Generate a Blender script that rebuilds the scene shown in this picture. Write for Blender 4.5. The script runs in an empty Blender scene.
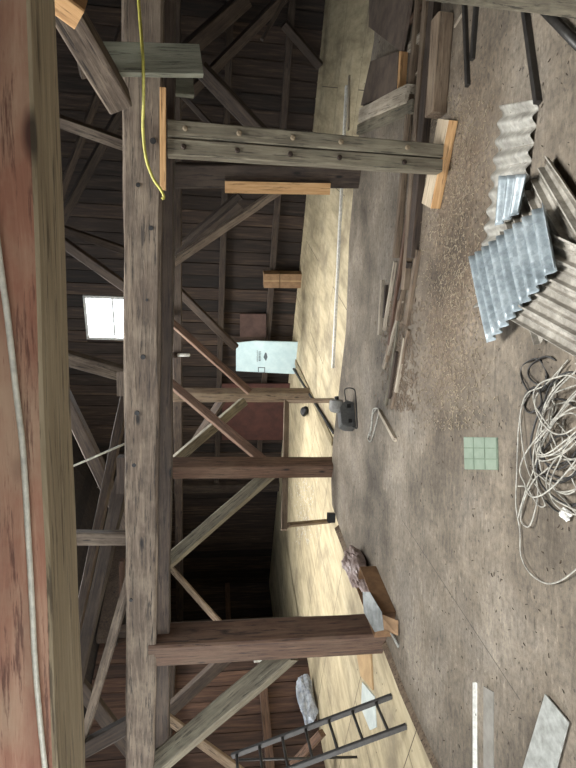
import bpy, bmesh, math, random
from mathutils import Vector, Matrix, noise
random.seed(7)
S = bpy.context.scene
COL = S.collection
R = math.radians
V = Vector

# ------------------------------------------------------------------ camera
FPX, EYE, PITCH, ROLL = 555.0, 1.65, R(8.5), R(0.9)
CAM = V((0, 0, EYE))
FW = V((0, math.cos(PITCH), -math.sin(PITCH)))
UP0 = V((0, math.sin(PITCH), math.cos(PITCH)))
RT = V((math.cos(ROLL), 0, 0)) + UP0 * math.sin(ROLL)
UPC = V((-math.sin(ROLL), 0, 0)) + UP0 * math.cos(ROLL)
cd = bpy.data.cameras.new('camera'); cam = bpy.data.objects.new('camera', cd); COL.objects.link(cam)
m = Matrix((( -UPC.x, RT.x, -FW.x, 0), (-UPC.y, RT.y, -FW.y, 0), (-UPC.z, RT.z, -FW.z, 0), (0, 0, 0, 1)))
m.translation = CAM
cam.matrix_world = m
cd.sensor_fit = 'AUTO'; cd.sensor_width = 36; cd.lens = FPX / 768 * 36; cd.clip_start = .02
S.camera = cam

def ray(px, py):
    """direction seen at a point of the (sideways) photograph"""
    u, v = 768 - py, px
    return FW + RT * ((u - 384) / FPX) + UPC * (-(v - 288) / FPX)
AX = V((math.sin(R(28.7)), math.cos(R(28.7)), 0))      # the building runs this way
BX = V((math.cos(R(28.7)), -math.sin(R(28.7)), 0))     # and is this way wide
ZZ = V((0, 0, 1))
def W(px, py, y): d = ray(px, py); return CAM + d * (y / d.y)
def FL(px, py, z=0.0): d = ray(px, py); return CAM + d * ((z - EYE) / d.z)
def WA(px, py, a): d = ray(px, py); return CAM + d * (a / d.dot(AX))
def WB(px, py, b): d = ray(px, py); return CAM + d * (b / d.dot(BX))
def WZ(px, py, z): return FL(px, py, z)
def AB(a, b, z=0): return AX * a + BX * b + ZZ * z
PLY = -0.1                                            # the plywood floor lies a little lower

# ------------------------------------------------------------------ materials
def srgb(r, g, b):
    f = lambda c: (c / 12.92 if c <= .04045 else ((c + .055) / 1.055) ** 2.4)
    return (f(r / 255), f(g / 255), f(b / 255), 1)
class NT:
    def __init__(s, name):
        s.m = bpy.data.materials.new(name); s.m.use_nodes = True
        s.t = s.m.node_tree; s.p = s.t.nodes['Principled BSDF']
    def n(s, typ, **kw):
        x = s.t.nodes.new(typ)
        for k, v in kw.items():
            if k in x.inputs.keys(): x.inputs[k].default_value = v
            else: setattr(x, k, v)
        return x
    def l(s, a, b): s.t.links.new(a, b)
    def coords(s, scale, kind='Object'):
        tc = s.n('ShaderNodeTexCoord'); mp = s.n('ShaderNodeMapping'); mp.inputs['Scale'].default_value = scale
        s.l(tc.outputs[kind], mp.inputs['Vector']); return mp
    def ramp(s, src, stops):
        r = s.n('ShaderNodeValToRGB'); e = r.color_ramp.elements
        while len(e) < len(stops): e.new(.5)
        for el, (p, c) in zip(e, stops): el.position = p; el.color = c if len(c) == 4 else (*c, 1)
        s.l(src, r.inputs['Fac']); return r
    def mix(s, fac, a, b, mode='MIX'):
        x = s.n('ShaderNodeMix', data_type='RGBA', blend_type=mode)
        for sock, val in ((x.inputs[0], fac), (x.inputs[6], a), (x.inputs[7], b)):
            if hasattr(val, 'links'): s.l(val, sock)
            else: sock.default_value = val
        return x.outputs[2]
    def bump(s, h, strength=.4, dist=.01):
        b = s.n('ShaderNodeBump', Strength=strength, Distance=dist); s.l(h, b.inputs['Height']); s.l(b.outputs[0], s.p.inputs['Normal'])

def wood(name, c0, c1, c2, rough=.8, dust=None, dustamt=.45, sc=1.0, var=.35):
    """weathered timber, grain along local X"""
    k = NT(name)
    mp = k.coords((1.1 * sc, 16 * sc, 16 * sc)); oi = k.n('ShaderNodeObjectInfo')
    ad = k.n('ShaderNodeVectorMath', operation='ADD'); ml = k.n('ShaderNodeVectorMath', operation='MULTIPLY')
    cb = k.n('ShaderNodeCombineXYZ'); k.l(oi.outputs['Random'], cb.inputs[0]); k.l(oi.outputs['Random'], cb.inputs[1])
    k.l(cb.outputs[0], ml.inputs[0]); ml.inputs[1].default_value = (57, 91, 33)
    k.l(mp.outputs[0], ad.inputs[0]); k.l(ml.outputs[0], ad.inputs[1])
    n1 = k.n('ShaderNodeTexNoise', Scale=2.2, Detail=10, Roughness=.7, Distortion=.5); k.l(ad.outputs[0], n1.inputs['Vector'])
    r1 = k.ramp(n1.outputs['Fac'], [(.25, c0), (.5, c1), (.78, c2)])
    mp2 = k.coords((2.2, 3.5, 3.5)); n2 = k.n('ShaderNodeTexNoise', Scale=1.7, Detail=5, Roughness=.6); k.l(mp2.outputs[0], n2.inputs['Vector'])
    r2 = k.ramp(n2.outputs['Fac'], [(.45, (0, 0, 0)), (.7, (1, 1, 1))])
    dm = k.n('ShaderNodeMath', operation='MULTIPLY'); k.l(r2.outputs[0], dm.inputs[0]); dm.inputs[1].default_value = dustamt
    n5 = k.n('ShaderNodeTexNoise', Scale=2.2, Detail=6, Roughness=.7); mp5 = k.coords((1.6, 26, 26)); k.l(mp5.outputs[0], n5.inputs[0]); r5 = k.ramp(n5.outputs['Fac'], [(.55, (0, 0, 0)), (.63, (.85, .85, .85))])
    out = k.mix(dm.outputs[0], r1.outputs[0], dust or c2); out = k.mix(r5.outputs[0], out, tuple(x * .5 for x in c0[:3]) + (1,))
    # knots
    mp3 = k.coords((2.0, 5.5, 5.5)); vo = k.n('ShaderNodeTexVoronoi', Scale=1.0); k.l(mp3.outputs[0], vo.inputs['Vector'])
    r3 = k.ramp(vo.outputs['Distance'], [(.05, (1, 1, 1)), (.12, (0, 0, 0))])
    out = k.mix(r3.outputs[0], out, tuple(x * .35 for x in c0[:3]) + (1,))
    hv = k.n('ShaderNodeHueSaturation'); mr = k.n('ShaderNodeMapRange'); k.l(oi.outputs['Random'], mr.inputs['Value'])
    mr.inputs['To Min'].default_value = 1 - var * .6; mr.inputs['To Max'].default_value = 1 + var * .6
    k.l(mr.outputs[0], hv.inputs['Value']); k.l(out, hv.inputs['Color']); k.l(hv.outputs[0], k.p.inputs['Base Color'])
    k.p.inputs['Roughness'].default_value = rough
    k.bump(n1.outputs['Fac'], .55, .012)
    return k.m

def boards(name, c0, c1, c2, wid, var=.5, axis=0):
    """vertical boards: tone per board from local X, grain along local Z"""
    k = NT(name)
    mp = k.coords((14, 14, 1.0)); n1 = k.n('ShaderNodeTexNoise', Scale=1.5, Detail=8, Roughness=.65, Distortion=.4); k.l(mp.outputs[0], n1.inputs['Vector'])
    r1 = k.ramp(n1.outputs['Fac'], [(.28, c0), (.52, c1), (.8, c2)])
    tc = k.n('ShaderNodeTexCoord'); sx = k.n('ShaderNodeSeparateXYZ'); k.l(tc.outputs['Object'], sx.inputs[0])
    dv = k.n('ShaderNodeMath', operation='DIVIDE'); k.l(sx.outputs[axis], dv.inputs[0]); dv.inputs[1].default_value = wid
    fl = k.n('ShaderNodeMath', operation='FLOOR'); k.l(dv.outputs[0], fl.inputs[0])
    wn = k.n('ShaderNodeTexWhiteNoise', noise_dimensions='1D'); k.l(fl.outputs[0], wn.inputs['W'])
    mr = k.n('ShaderNodeMapRange'); k.l(wn.outputs['Value'], mr.inputs['Value']); mr.inputs['To Min'].default_value = 1 - var; mr.inputs['To Max'].default_value = 1 + var
    hv = k.n('ShaderNodeHueSaturation'); k.l(mr.outputs[0], hv.inputs['Value']); k.l(r1.outputs[0], hv.inputs['Color'])
    k.l(hv.outputs[0], k.p.inputs['Base Color']); k.p.inputs['Roughness'].default_value = .85
    k.bump(n1.outputs['Fac'], .5, .01)
    return k.m

def plain(name, c, rough=.6, metal=0.0, c2=None, sc=30, bump=.15):
    k = NT(name); mp = k.coords((sc, sc, sc)); n = k.n('ShaderNodeTexNoise', Scale=1, Detail=6, Roughness=.65); k.l(mp.outputs[0], n.inputs['Vector'])
    c2 = c2 or tuple(x * .65 for x in c[:3]) + (1,)
    r = k.ramp(n.outputs['Fac'], [(.35, c2), (.62, c)]); k.l(r.outputs[0], k.p.inputs['Base Color'])
    k.p.inputs['Roughness'].default_value = rough; k.p.inputs['Metallic'].default_value = metal
    if bump: k.bump(n.outputs['Fac'], bump, .005)
    return k.m

M = {}
M['tie'] = wood('grey brown timber', srgb(44, 36, 30), srgb(86, 73, 61), srgb(134, 119, 102), dust=srgb(140, 126, 108), var=.1)
M['dark'] = wood('dark brown timber', srgb(32, 25, 20), srgb(58, 46, 37), srgb(92, 76, 62), dust=srgb(84, 72, 60))
M['red'] = wood('reddish brown timber', srgb(48, 32, 24), srgb(88, 64, 49), srgb(124, 97, 77), dust=srgb(108, 88, 70))
M['near'] = wood('red stained hewn timber', srgb(124, 76, 57), srgb(154, 106, 82), srgb(196, 156, 128), dust=srgb(178, 150, 122), dustamt=.7, sc=.8, var=0)
M['wane'] = wood('bark edge timber', srgb(108, 92, 68), srgb(148, 132, 104), srgb(182, 166, 138), dust=srgb(160, 144, 118), var=0)
M['green'] = wood('grey green timber', srgb(58, 52, 42), srgb(104, 96, 80), srgb(146, 137, 116), dust=srgb(136, 130, 110), var=.2)
M['moss'] = wood('green tinged board', srgb(88, 88, 74), srgb(132, 131, 114), srgb(160, 158, 142), dust=srgb(150, 152, 134), var=.1)
M['pale'] = wood('pale grey timber', srgb(120, 108, 94), srgb(158, 146, 128), srgb(196, 184, 164), dust=srgb(190, 178, 160))
M['fresh'] = wood('fresh sawn timber', srgb(150, 110, 70), srgb(188, 146, 98), srgb(216, 180, 134), dust=srgb(192, 150, 104), var=.1)
M['block'] = wood('weathered pale block', srgb(150, 132, 108), srgb(178, 160, 134), srgb(200, 184, 158), var=.1)
M['lumber'] = wood('old brown lumber', srgb(70, 58, 46), srgb(116, 98, 80), srgb(156, 136, 112), dust=srgb(150, 134, 112))
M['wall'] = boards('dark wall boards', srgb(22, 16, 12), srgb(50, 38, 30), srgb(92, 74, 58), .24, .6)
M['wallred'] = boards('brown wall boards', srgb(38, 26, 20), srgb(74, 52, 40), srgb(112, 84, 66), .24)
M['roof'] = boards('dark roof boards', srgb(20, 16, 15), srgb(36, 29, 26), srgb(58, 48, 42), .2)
M['blackmetal'] = plain('black steel', srgb(60, 57, 54), .45, .3)
M['ironbolt'] = plain('rusty bolt', srgb(62, 50, 42), .6, .5)
M['palebolt'] = plain('dull pale bolt', srgb(140, 124, 100), .6, .2)
M['galv'] = None
M['white'] = plain('white paint', srgb(222, 220, 212), .55)
M['cardboard'] = plain('cardboard', srgb(160, 128, 96), .85, 0, srgb(132, 104, 76), 8)
M['cardbrown'] = plain('brown cardboard', srgb(128, 96, 66), .85, 0, srgb(100, 74, 50), 8)
M['greyplastic'] = plain('dark grey plastic', srgb(84, 84, 82), .5)
M['drum'] = plain('grey drum', srgb(126, 124, 118), .5)
M['black'] = plain('black rubber', srgb(24, 23, 23), .6)
M['wire'] = plain('pale grey wire', srgb(182, 178, 166), .5, 0, srgb(124, 120, 112))
M['wiredark'] = plain('dark wire', srgb(52, 50, 48), .5)
M['yellow'] = plain('yellow cord', srgb(184, 176, 84), .5)
M['cable'] = plain('white cable', srgb(214, 208, 190), .5)
M['bag'] = plain('clear plastic', srgb(190, 196, 204), .25, 0, srgb(140, 146, 156), 14, .5)
M['pinkbag'] = plain('pinkish plastic', srgb(176, 158, 152), .3, 0, srgb(116, 96, 88), 16, .6)
M['sheetgrey'] = plain('dull zinc sheet', srgb(150, 152, 150), .5, .35, srgb(110, 112, 110), 10)
M['platemetal'] = plain('scuffed zinc plate', srgb(190, 192, 186), .45, .3, srgb(150, 150, 144), 18)
M['bluewhite'] = plain('pale blue panel', srgb(206, 226, 226), .5, 0, srgb(188, 212, 214), 5, 0)
M['ink'] = plain('grey ink', srgb(96, 108, 112), .6, 0, None, 5, 0)
M['chip'] = wood('wood chips', srgb(112, 98, 80), srgb(150, 136, 114), srgb(192, 178, 154), sc=3)
M['rust'] = plain('red brown panel', srgb(92, 70, 62), .8, 0, srgb(70, 52, 46), 4)
M['palesheet'] = plain('pale blue sheet', srgb(206, 212, 206), .6, 0, srgb(180, 188, 184), 4)
M['tansheet'] = plain('tan board', srgb(188, 158, 116), .8, 0, srgb(166, 136, 98), 6)
M['dusty'] = wood('dusty timber', srgb(120, 104, 76), srgb(152, 136, 104), srgb(186, 172, 138))
M['brownpanel'] = plain('brown grey board', srgb(104, 90, 78), .85, 0, srgb(78, 66, 58), 6)

def galv(name, a, b, c, metal=.45, rough=.42):
    k = NT(name); mp = k.coords((1, 1, 1)); v = k.n('ShaderNodeTexVoronoi', Scale=42); k.l(mp.outputs[0], v.inputs['Vector'])
    n = k.n('ShaderNodeTexNoise', Scale=7, Detail=8, Roughness=.7); k.l(mp.outputs[0], n.inputs['Vector'])
    r = k.ramp(n.outputs['Fac'], [(.3, a), (.52, b), (.72, c)])
    sp = k.n('ShaderNodeSeparateColor'); k.l(v.outputs['Color'], sp.inputs[0])
    mr = k.n('ShaderNodeMapRange'); k.l(sp.outputs[0], mr.inputs['Value']); mr.inputs['To Min'].default_value = .82; mr.inputs['To Max'].default_value = 1.12
    hv = k.n('ShaderNodeHueSaturation'); k.l(mr.outputs[0], hv.inputs['Value']); k.l(r.outputs[0], hv.inputs['Color']); k.l(hv.outputs[0], k.p.inputs['Base Color'])
    k.p.inputs['Metallic'].default_value = metal; k.p.inputs['Roughness'].default_value = rough
    return k.m
M['galv'] = galv('blue grey galvanised sheet', srgb(112, 122, 126), srgb(152, 162, 166), srgb(190, 198, 200), .3, .4)
M['galvdirty'] = galv('dirty galvanised sheet', srgb(112, 106, 97), srgb(158, 152, 141), srgb(194, 189, 178), .12, .55)
M['fibre'] = galv('pale weathered corrugated sheet', srgb(122, 118, 110), srgb(162, 158, 148), srgb(198, 195, 186), .1, .55)

def floor_mat():
    k = NT('grey dirty floor')
    mp = k.coords((1, 1, 1))
    n1 = k.n('ShaderNodeTexNoise', Scale=2.1, Detail=10, Roughness=.68, Distortion=.6); k.l(mp.outputs[0], n1.inputs['Vector'])
    r1 = k.ramp(n1.outputs['Fac'], [(.3, srgb(92, 85, 75)), (.48, srgb(128, 119, 106)), (.68, srgb(168, 157, 140))])
    mp2 = k.n('ShaderNodeMapping'); mp2.inputs['Rotation'].default_value = (0, 0, R(20)); mp2.inputs['Scale'].default_value = (5, 24, 5); tc = k.n('ShaderNodeTexCoord'); k.l(tc.outputs['Object'], mp2.inputs[0])
    n2 = k.n('ShaderNodeTexNoise', Scale=1.3, Detail=8, Roughness=.75); k.l(mp2.outputs[0], n2.inputs['Vector'])
    r2 = k.ramp(n2.outputs['Fac'], [(.34, srgb(60, 54, 48)), (.45, srgb(126, 117, 106)), (.56, srgb(134, 124, 112)), (.7, srgb(196, 184, 166))])
    c = k.mix(.5, r1.outputs[0], r2.outputs[0])
    # brown dirt and chaff around the lumber
    cx = FL(452, 250); g = k.n('ShaderNodeMapping'); g.vector_type = 'TEXTURE'
    g.inputs['Location'].default_value = (cx.x, cx.y, 0); g.inputs['Rotation'].default_value = (0, 0, R(-8)); g.inputs['Scale'].default_value = (1.9, .85, 5)
    k.l(tc.outputs['Object'], g.inputs[0]); gr = k.n('ShaderNodeTexGradient', gradient_type='SPHERICAL'); k.l(g.outputs[0], gr.inputs[0])
    n3 = k.n('ShaderNodeTexNoise', Scale=5, Detail=8, Roughness=.7); k.l(tc.outputs['Object'], n3.inputs[0])
    mu = k.n('ShaderNodeMath', operation='MULTIPLY'); k.l(gr.outputs[1], mu.inputs[0]); k.l(n3.outputs['Fac'], mu.inputs[1])
    rm = k.ramp(mu.outputs[0], [(.05, (0, 0, 0)), (.34, (.8, .8, .8))])
    n4 = k.n('ShaderNodeTexNoise', Scale=30, Detail=6, Roughness=.8); k.l(tc.outputs['Object'], n4.inputs[0])
    r4 = k.ramp(n4.outputs['Fac'], [(.34, srgb(58, 46, 37)), (.5, srgb(104, 87, 70)), (.66, srgb(164, 144, 118))])
    c = k.mix(rm.outputs[0], c, r4.outputs[0])
    n6 = k.n('ShaderNodeTexNoise', Scale=26, Detail=5, Roughness=.75); k.l(tc.outputs['Object'], n6.inputs[0])
    r6 = k.ramp(n6.outputs['Fac'], [(.36, srgb(88, 82, 74)), (.5, (.5, .5, .5)), (.64, srgb(226, 222, 214))]); c = k.mix(.35, c, r6.outputs[0], 'OVERLAY')
    mp7 = k.n('ShaderNodeMapping'); mp7.inputs['Rotation'].default_value = (0, 0, R(35)); mp7.inputs['Scale'].default_value = (7, 26, 7); k.l(tc.outputs['Object'], mp7.inputs[0])
    n7 = k.n('ShaderNodeTexNoise', Scale=1.2, Detail=7, Roughness=.7, Distortion=1.0); k.l(mp7.outputs[0], n7.inputs[0])
    r7 = k.ramp(n7.outputs['Fac'], [(.6, (0, 0, 0)), (.66, (.75, .75, .75))]); c = k.mix(r7.outputs[0], c, srgb(74, 67, 59))
    r8 = k.ramp(n7.outputs['Fac'], [(.32, (.6, .6, .6)), (.39, (0, 0, 0))]); c = k.mix(r8.outputs[0], c, srgb(186, 174, 156))
    n9 = k.n('ShaderNodeTexNoise', Scale=.85, Detail=6, Roughness=.6); k.l(tc.outputs['Object'], n9.inputs[0])
    r9 = k.ramp(n9.outputs['Fac'], [(.36, srgb(150, 144, 136)), (.52, srgb(228, 224, 218)), (.64, (1, 1, 1))]); c = k.mix(1.0, c, r9.outputs[0], 'MULTIPLY')
    # specks
    vo = k.n('ShaderNodeTexVoronoi', Scale=11); k.l(tc.outputs['Object'], vo.inputs['Vector'])
    r5 = k.ramp(vo.outputs['Distance'], [(.06, (.8, .8, .8)), (.11, (0, 0, 0))])
    c = k.mix(r5.outputs[0], c, srgb(66, 60, 54))
    # open seam between two floor sheets
    s0, s1 = FL(402, 520), FL(520, 700); sv = (s1 - s0); sl = sv.length; sv = sv.normalized(); sn = V((-sv.y, sv.x, 0))
    sb_ = k.n('ShaderNodeVectorMath', operation='SUBTRACT'); k.l(tc.outputs['Object'], sb_.inputs[0]); sb_.inputs[1].default_value = s0
    def dot(vv):
        q = k.n('ShaderNodeVectorMath', operation='DOT_PRODUCT'); k.l(sb_.outputs[0], q.inputs[0]); q.inputs[1].default_value = vv; return q.outputs['Value']
    def mth(op, a_, b_):
        q = k.n('ShaderNodeMath', operation=op)
        for i_, x_ in enumerate((a_, b_)):
            if hasattr(x_, 'links'): k.l(x_, q.inputs[i_])
            elif x_ is not None: q.inputs[i_].default_value = x_
        return q.outputs[0]
    dn_ = mth('LESS_THAN', mth('ABSOLUTE', dot(sn), None), .0035); al = dot(sv)
    seam = mth('MULTIPLY', mth('MULTIPLY', dn_, mth('GREATER_THAN', al, 0)), mth('MULTIPLY', mth('LESS_THAN', al, sl), .75))
    c = k.mix(seam, c, srgb(58, 52, 46))
    k.l(c, k.p.inputs['Base Color']); k.p.inputs['Roughness'].default_value = .75
    k.bump(n2.outputs['Fac'], .5, .012)
    return k.m
M['floor'] = floor_mat()
def ply_mat():
    k = NT('dirty plywood')
    tc = k.n('ShaderNodeTexCoord'); mp = k.n('ShaderNodeMapping'); mp.inputs['Scale'].default_value = (7, 1.3, 5); k.l(tc.outputs['Object'], mp.inputs[0])
    n1 = k.n('ShaderNodeTexNoise', Scale=1.0, Detail=10, Roughness=.7, Distortion=.15); k.l(mp.outputs[0], n1.inputs[0])
    r1 = k.ramp(n1.outputs['Fac'], [(.27, srgb(136, 122, 96)), (.5, srgb(182, 167, 135)), (.74, srgb(208, 194, 162))])
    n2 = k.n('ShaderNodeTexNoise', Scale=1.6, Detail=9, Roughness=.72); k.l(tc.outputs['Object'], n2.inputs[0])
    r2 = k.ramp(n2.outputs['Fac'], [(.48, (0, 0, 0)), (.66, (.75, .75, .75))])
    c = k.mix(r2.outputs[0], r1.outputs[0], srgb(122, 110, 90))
    br = k.n('ShaderNodeTexBrick'); mb = k.n('ShaderNodeMapping'); mb.inputs['Scale'].default_value = (1, 1, 1); k.l(tc.outputs['Object'], mb.inputs[0]); k.l(mb.outputs[0], br.inputs['Vector'])
    br.inputs['Color1'].default_value = (0, 0, 0, 1); br.inputs['Color2'].default_value = (0, 0, 0, 1); br.inputs['Mortar'].default_value = (1, 1, 1, 1)
    br.inputs['Scale'].default_value = 1; br.inputs['Mortar Size'].default_value = .006; br.inputs['Brick Width'].default_value = 2.44; br.inputs['Row Height'].default_value = 1.22
    c = k.mix(br.outputs['Color'], c, srgb(84, 72, 56))
    k.l(c, k.p.inputs['Base Color']); k.p.inputs['Roughness'].default_value = .7
    k.bump(n1.outputs['Fac'], .15, .004)
    return k.m
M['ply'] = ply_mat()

# ------------------------------------------------------------------ builders
def setp(o, label=None, cat=None, group=None, kind=None):
    if label: o['label'] = label
    if cat: o['category'] = cat
    if group: o['group'] = group
    if kind: o['kind'] = kind
    return o
def link(name, me, mat, parent=None, world=None):
    o = bpy.data.objects.new(name, me); COL.objects.link(o)
    if mat is not None and not me.materials: me.materials.append(mat)
    world = world or Matrix.Identity(4)
    if parent is not None:
        o.parent = parent
        o.matrix_basis = WM[parent.name].inverted() @ world
    else: o.matrix_basis = world
    WM[o.name] = world
    return o
WM = {}
def empty(name, loc, label, cat, group=None, rz=0.0):
    o = bpy.data.objects.new(name, None); COL.objects.link(o); o.empty_display_size = .1
    w = Matrix.Translation(loc) @ Matrix.Rotation(rz, 4, 'Z'); o.matrix_basis = w; WM[o.name] = w
    return setp(o, label, cat, group)
def to_mesh(bm, smooth=False):
    me = bpy.data.meshes.new('mesh'); bmesh.ops.recalc_face_normals(bm, faces=bm.faces); bm.to_mesh(me); bm.free()
    if smooth:
        for p in me.polygons: p.use_smooth = True
    return me

def timber(name, p0, p1, w, h, mat, label=None, cat='beam', parent=None, up=ZZ, jit=.006, group=None, w1=None, h1=None, ch=.07, seg=.16, cham=None):
    """rough timber from p0 to p1; w sideways, h along 'up'; grain along local X"""
    p0, p1 = V(p0), V(p1); L = (p1 - p0).length; x = (p1 - p0).normalized()
    y = V(up).cross(x).normalized(); z = x.cross(y)
    w1 = w1 or w; h1 = h1 or h
    bm = bmesh.new(); n = max(2, min(60, int(L / seg))); rings = []
    sd = random.random() * 100
    for i in range(n + 1):
        t = i / n; ww = w + (w1 - w) * t; hh = h + (h1 - h) * t; c = ch * min(ww, hh)
        pts = [(-ww / 2 + c, -hh / 2), (ww / 2 - c, -hh / 2), (ww / 2, -hh / 2 + c), (ww / 2, hh / 2 - c), (ww / 2 - c, hh / 2), (-ww / 2 + c, hh / 2), (-ww / 2, hh / 2 - c), (-ww / 2, -hh / 2 + c)]
        ring = []
        for j, (a, b) in enumerate(pts):
            d = noise.noise_vector(V((t * L * 2.3 + sd, j // 2 * 3.1, sd))) * jit
            ring.append(bm.verts.new((t * L, a + d.y, b + d.z)))
        rings.append(ring)
    for i in range(n):
        for j in range(8): bm.faces.new((rings[i][j], rings[i][(j + 1) % 8], rings[i + 1][(j + 1) % 8], rings[i + 1][j]))
    bm.faces.new(rings[0]); bm.faces.new(rings[-1][::-1])
    me = to_mesh(bm)
    wm = Matrix(((x.x, y.x, z.x, p0.x), (x.y, y.y, z.y, p0.y), (x.z, y.z, z.z, p0.z), (0, 0, 0, 1)))
    o = link(name, me, mat, parent, wm)
    if parent is None: setp(o, label, cat, group)
    elif label: o['label'] = label
    return o
def box_bm(bm, c, s, rot=None):
    r = bmesh.ops.create_cube(bm, size=1); vs = r['verts']
    mt = Matrix.Translation(c) @ (rot or Matrix.Identity(4)) @ Matrix.Diagonal((*s, 1))
    bmesh.ops.transform(bm, matrix=mt, verts=vs); return vs
def bevel(o, w=.004, n=2):
    b = o.modifiers.new('bevel', 'BEVEL'); b.width = w; b.segments = n; b.limit_method = 'ANGLE'; return o
def tube_bm(bm, pts, r, ns=6, closed=False):
    rings = []; n = len(pts); pts = [V(p) for p in pts]
    for i, p in enumerate(pts):
        a = pts[max(i - 1, 0)]; b = pts[min(i + 1, n - 1)]
        t = (b - a).normalized() if (b - a).length > 1e-6 else V((1, 0, 0))
        s = t.cross(ZZ); s = s.normalized() if s.length > .05 else t.cross(V((1, 0, 0))).normalized()
        q = s.cross(t); rr = r(i / (n - 1)) if callable(r) else r
        rings.append([bm.verts.new(p + (s * math.cos(2 * math.pi * k / ns) + q * math.sin(2 * math.pi * k / ns)) * rr) for k in range(ns)])
    for i in range(n - 1):
        for k in range(ns): bm.faces.new((rings[i][k], rings[i][(k + 1) % ns], rings[i + 1][(k + 1) % ns], rings[i + 1][k]))
    bm.faces.new(rings[0]); bm.faces.new(rings[-1][::-1])
def spline(pts, n=8):
    pts = [V(p) for p in pts]; out = []
    for i in range(len(pts) - 1):
        p0 = pts[max(i - 1, 0)]; p1 = pts[i]; p2 = pts[i + 1]; p3 = pts[min(i + 2, len(pts) - 1)]
        for k in range(n):
            t = k / n
            out.append(.5 * ((2 * p1) + (p2 - p0) * t + (2 * p0 - 5 * p1 + 4 * p2 - p3) * t * t + (3 * p1 - p0 - 3 * p2 + p3) * t ** 3))
    out.append(pts[-1]); return out
def tube(name, pts, r, mat, label=None, cat=None, parent=None, ns=7, n=8, group=None, straight=False):
    pts = [V(p) for p in pts]; o0 = pts[0].copy() if parent is None else V((0, 0, 0))
    bm = bmesh.new(); tube_bm(bm, [p - o0 for p in (pts if straight else spline(pts, n))], r, ns)
    o = link(name, to_mesh(bm, True), mat, parent, Matrix.Translation(o0))
    if parent is None: setp(o, label, cat, group)
    elif label: o['label'] = label
    return o
def slab(name, pts, th, mat, label=None, cat=None, parent=None, direction=None, group=None):
    """flat plate from a world polygon, given thickness along its normal (or 'direction')"""
    pts = [V(p) for p in pts]; c = sum(pts, V((0, 0, 0))) / len(pts)
    nrm = direction or (pts[1] - pts[0]).cross(pts[2] - pts[0]).normalized()
    x = (pts[1] - pts[0]).normalized(); z = (pts[1] - pts[0]).cross(pts[2] - pts[0]).normalized(); y = z.cross(x)
    wm = Matrix(((x.x, y.x, z.x, c.x), (x.y, y.y, z.y, c.y), (x.z, y.z, z.z, c.z), (0, 0, 0, 1))); inv = wm.inverted()
    bm = bmesh.new(); a = [bm.verts.new(inv @ p) for p in pts]; b = [bm.verts.new(inv @ (p + V(nrm) * th)) for p in pts]
    bm.faces.new(a); bm.faces.new(b[::-1])
    for i in range(len(pts)): j = (i + 1) % len(pts); bm.faces.new((a[i], a[j], b[j], b[i]))
    o = link(name, to_mesh(bm), mat, parent, wm)
    if parent is None: setp(o, label, cat, group)
    elif label: o['label'] = label
    return o

# ------------------------------------------------------------------ the shell
A0, A1, B0, B1 = -2.3, 10.25, -8.35, 3.0
EAVE, RIDGE = 3.3, 6.4; BM = (B0 + B1) / 2
def roof_z(b): return EAVE + (RIDGE - EAVE) * (1 - abs(b - BM) / ((B1 - B0) / 2))
YAW = Matrix(((BX.x, AX.x, 0, 0), (BX.y, AX.y, 0, 0), (0, 0, 1, 0), (0, 0, 0, 1)))   # local x = across, y = along

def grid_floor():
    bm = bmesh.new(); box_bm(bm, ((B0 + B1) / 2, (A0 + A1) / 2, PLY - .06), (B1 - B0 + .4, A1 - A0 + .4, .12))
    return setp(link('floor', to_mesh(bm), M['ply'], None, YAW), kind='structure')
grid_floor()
edge = [(385, -60), (374, 40), (364, 100), (358, 140), (354, 180), (349, 240), (346, 330), (339, 390), (333, 440), (331, 480), (332, 505), (337, 520), (346, 545), (362, 588), (385, 638), (407, 695), (440, 768), (485, 850)]
ep = [FL(*e) for e in edge]
poly = ep + [AB(-2.2, -7.0), AB(-2.2, 2.9), AB(3.2, 2.9)]
poly[0] = FL(378, -60)
bm = bmesh.new()
a = [bm.verts.new((p.x, p.y, 0)) for p in poly]; f = bm.faces.new(a)
ex = bmesh.ops.extrude_face_region(bm, geom=[f]); bmesh.ops.translate(bm, vec=(0, 0, PLY), verts=[v for v in ex['geom'] if isinstance(v, bmesh.types.BMVert)])
bmesh.ops.triangulate(bm, faces=bm.faces)
setp(link('floor', to_mesh(bm), M['floor']), kind='structure')

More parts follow.
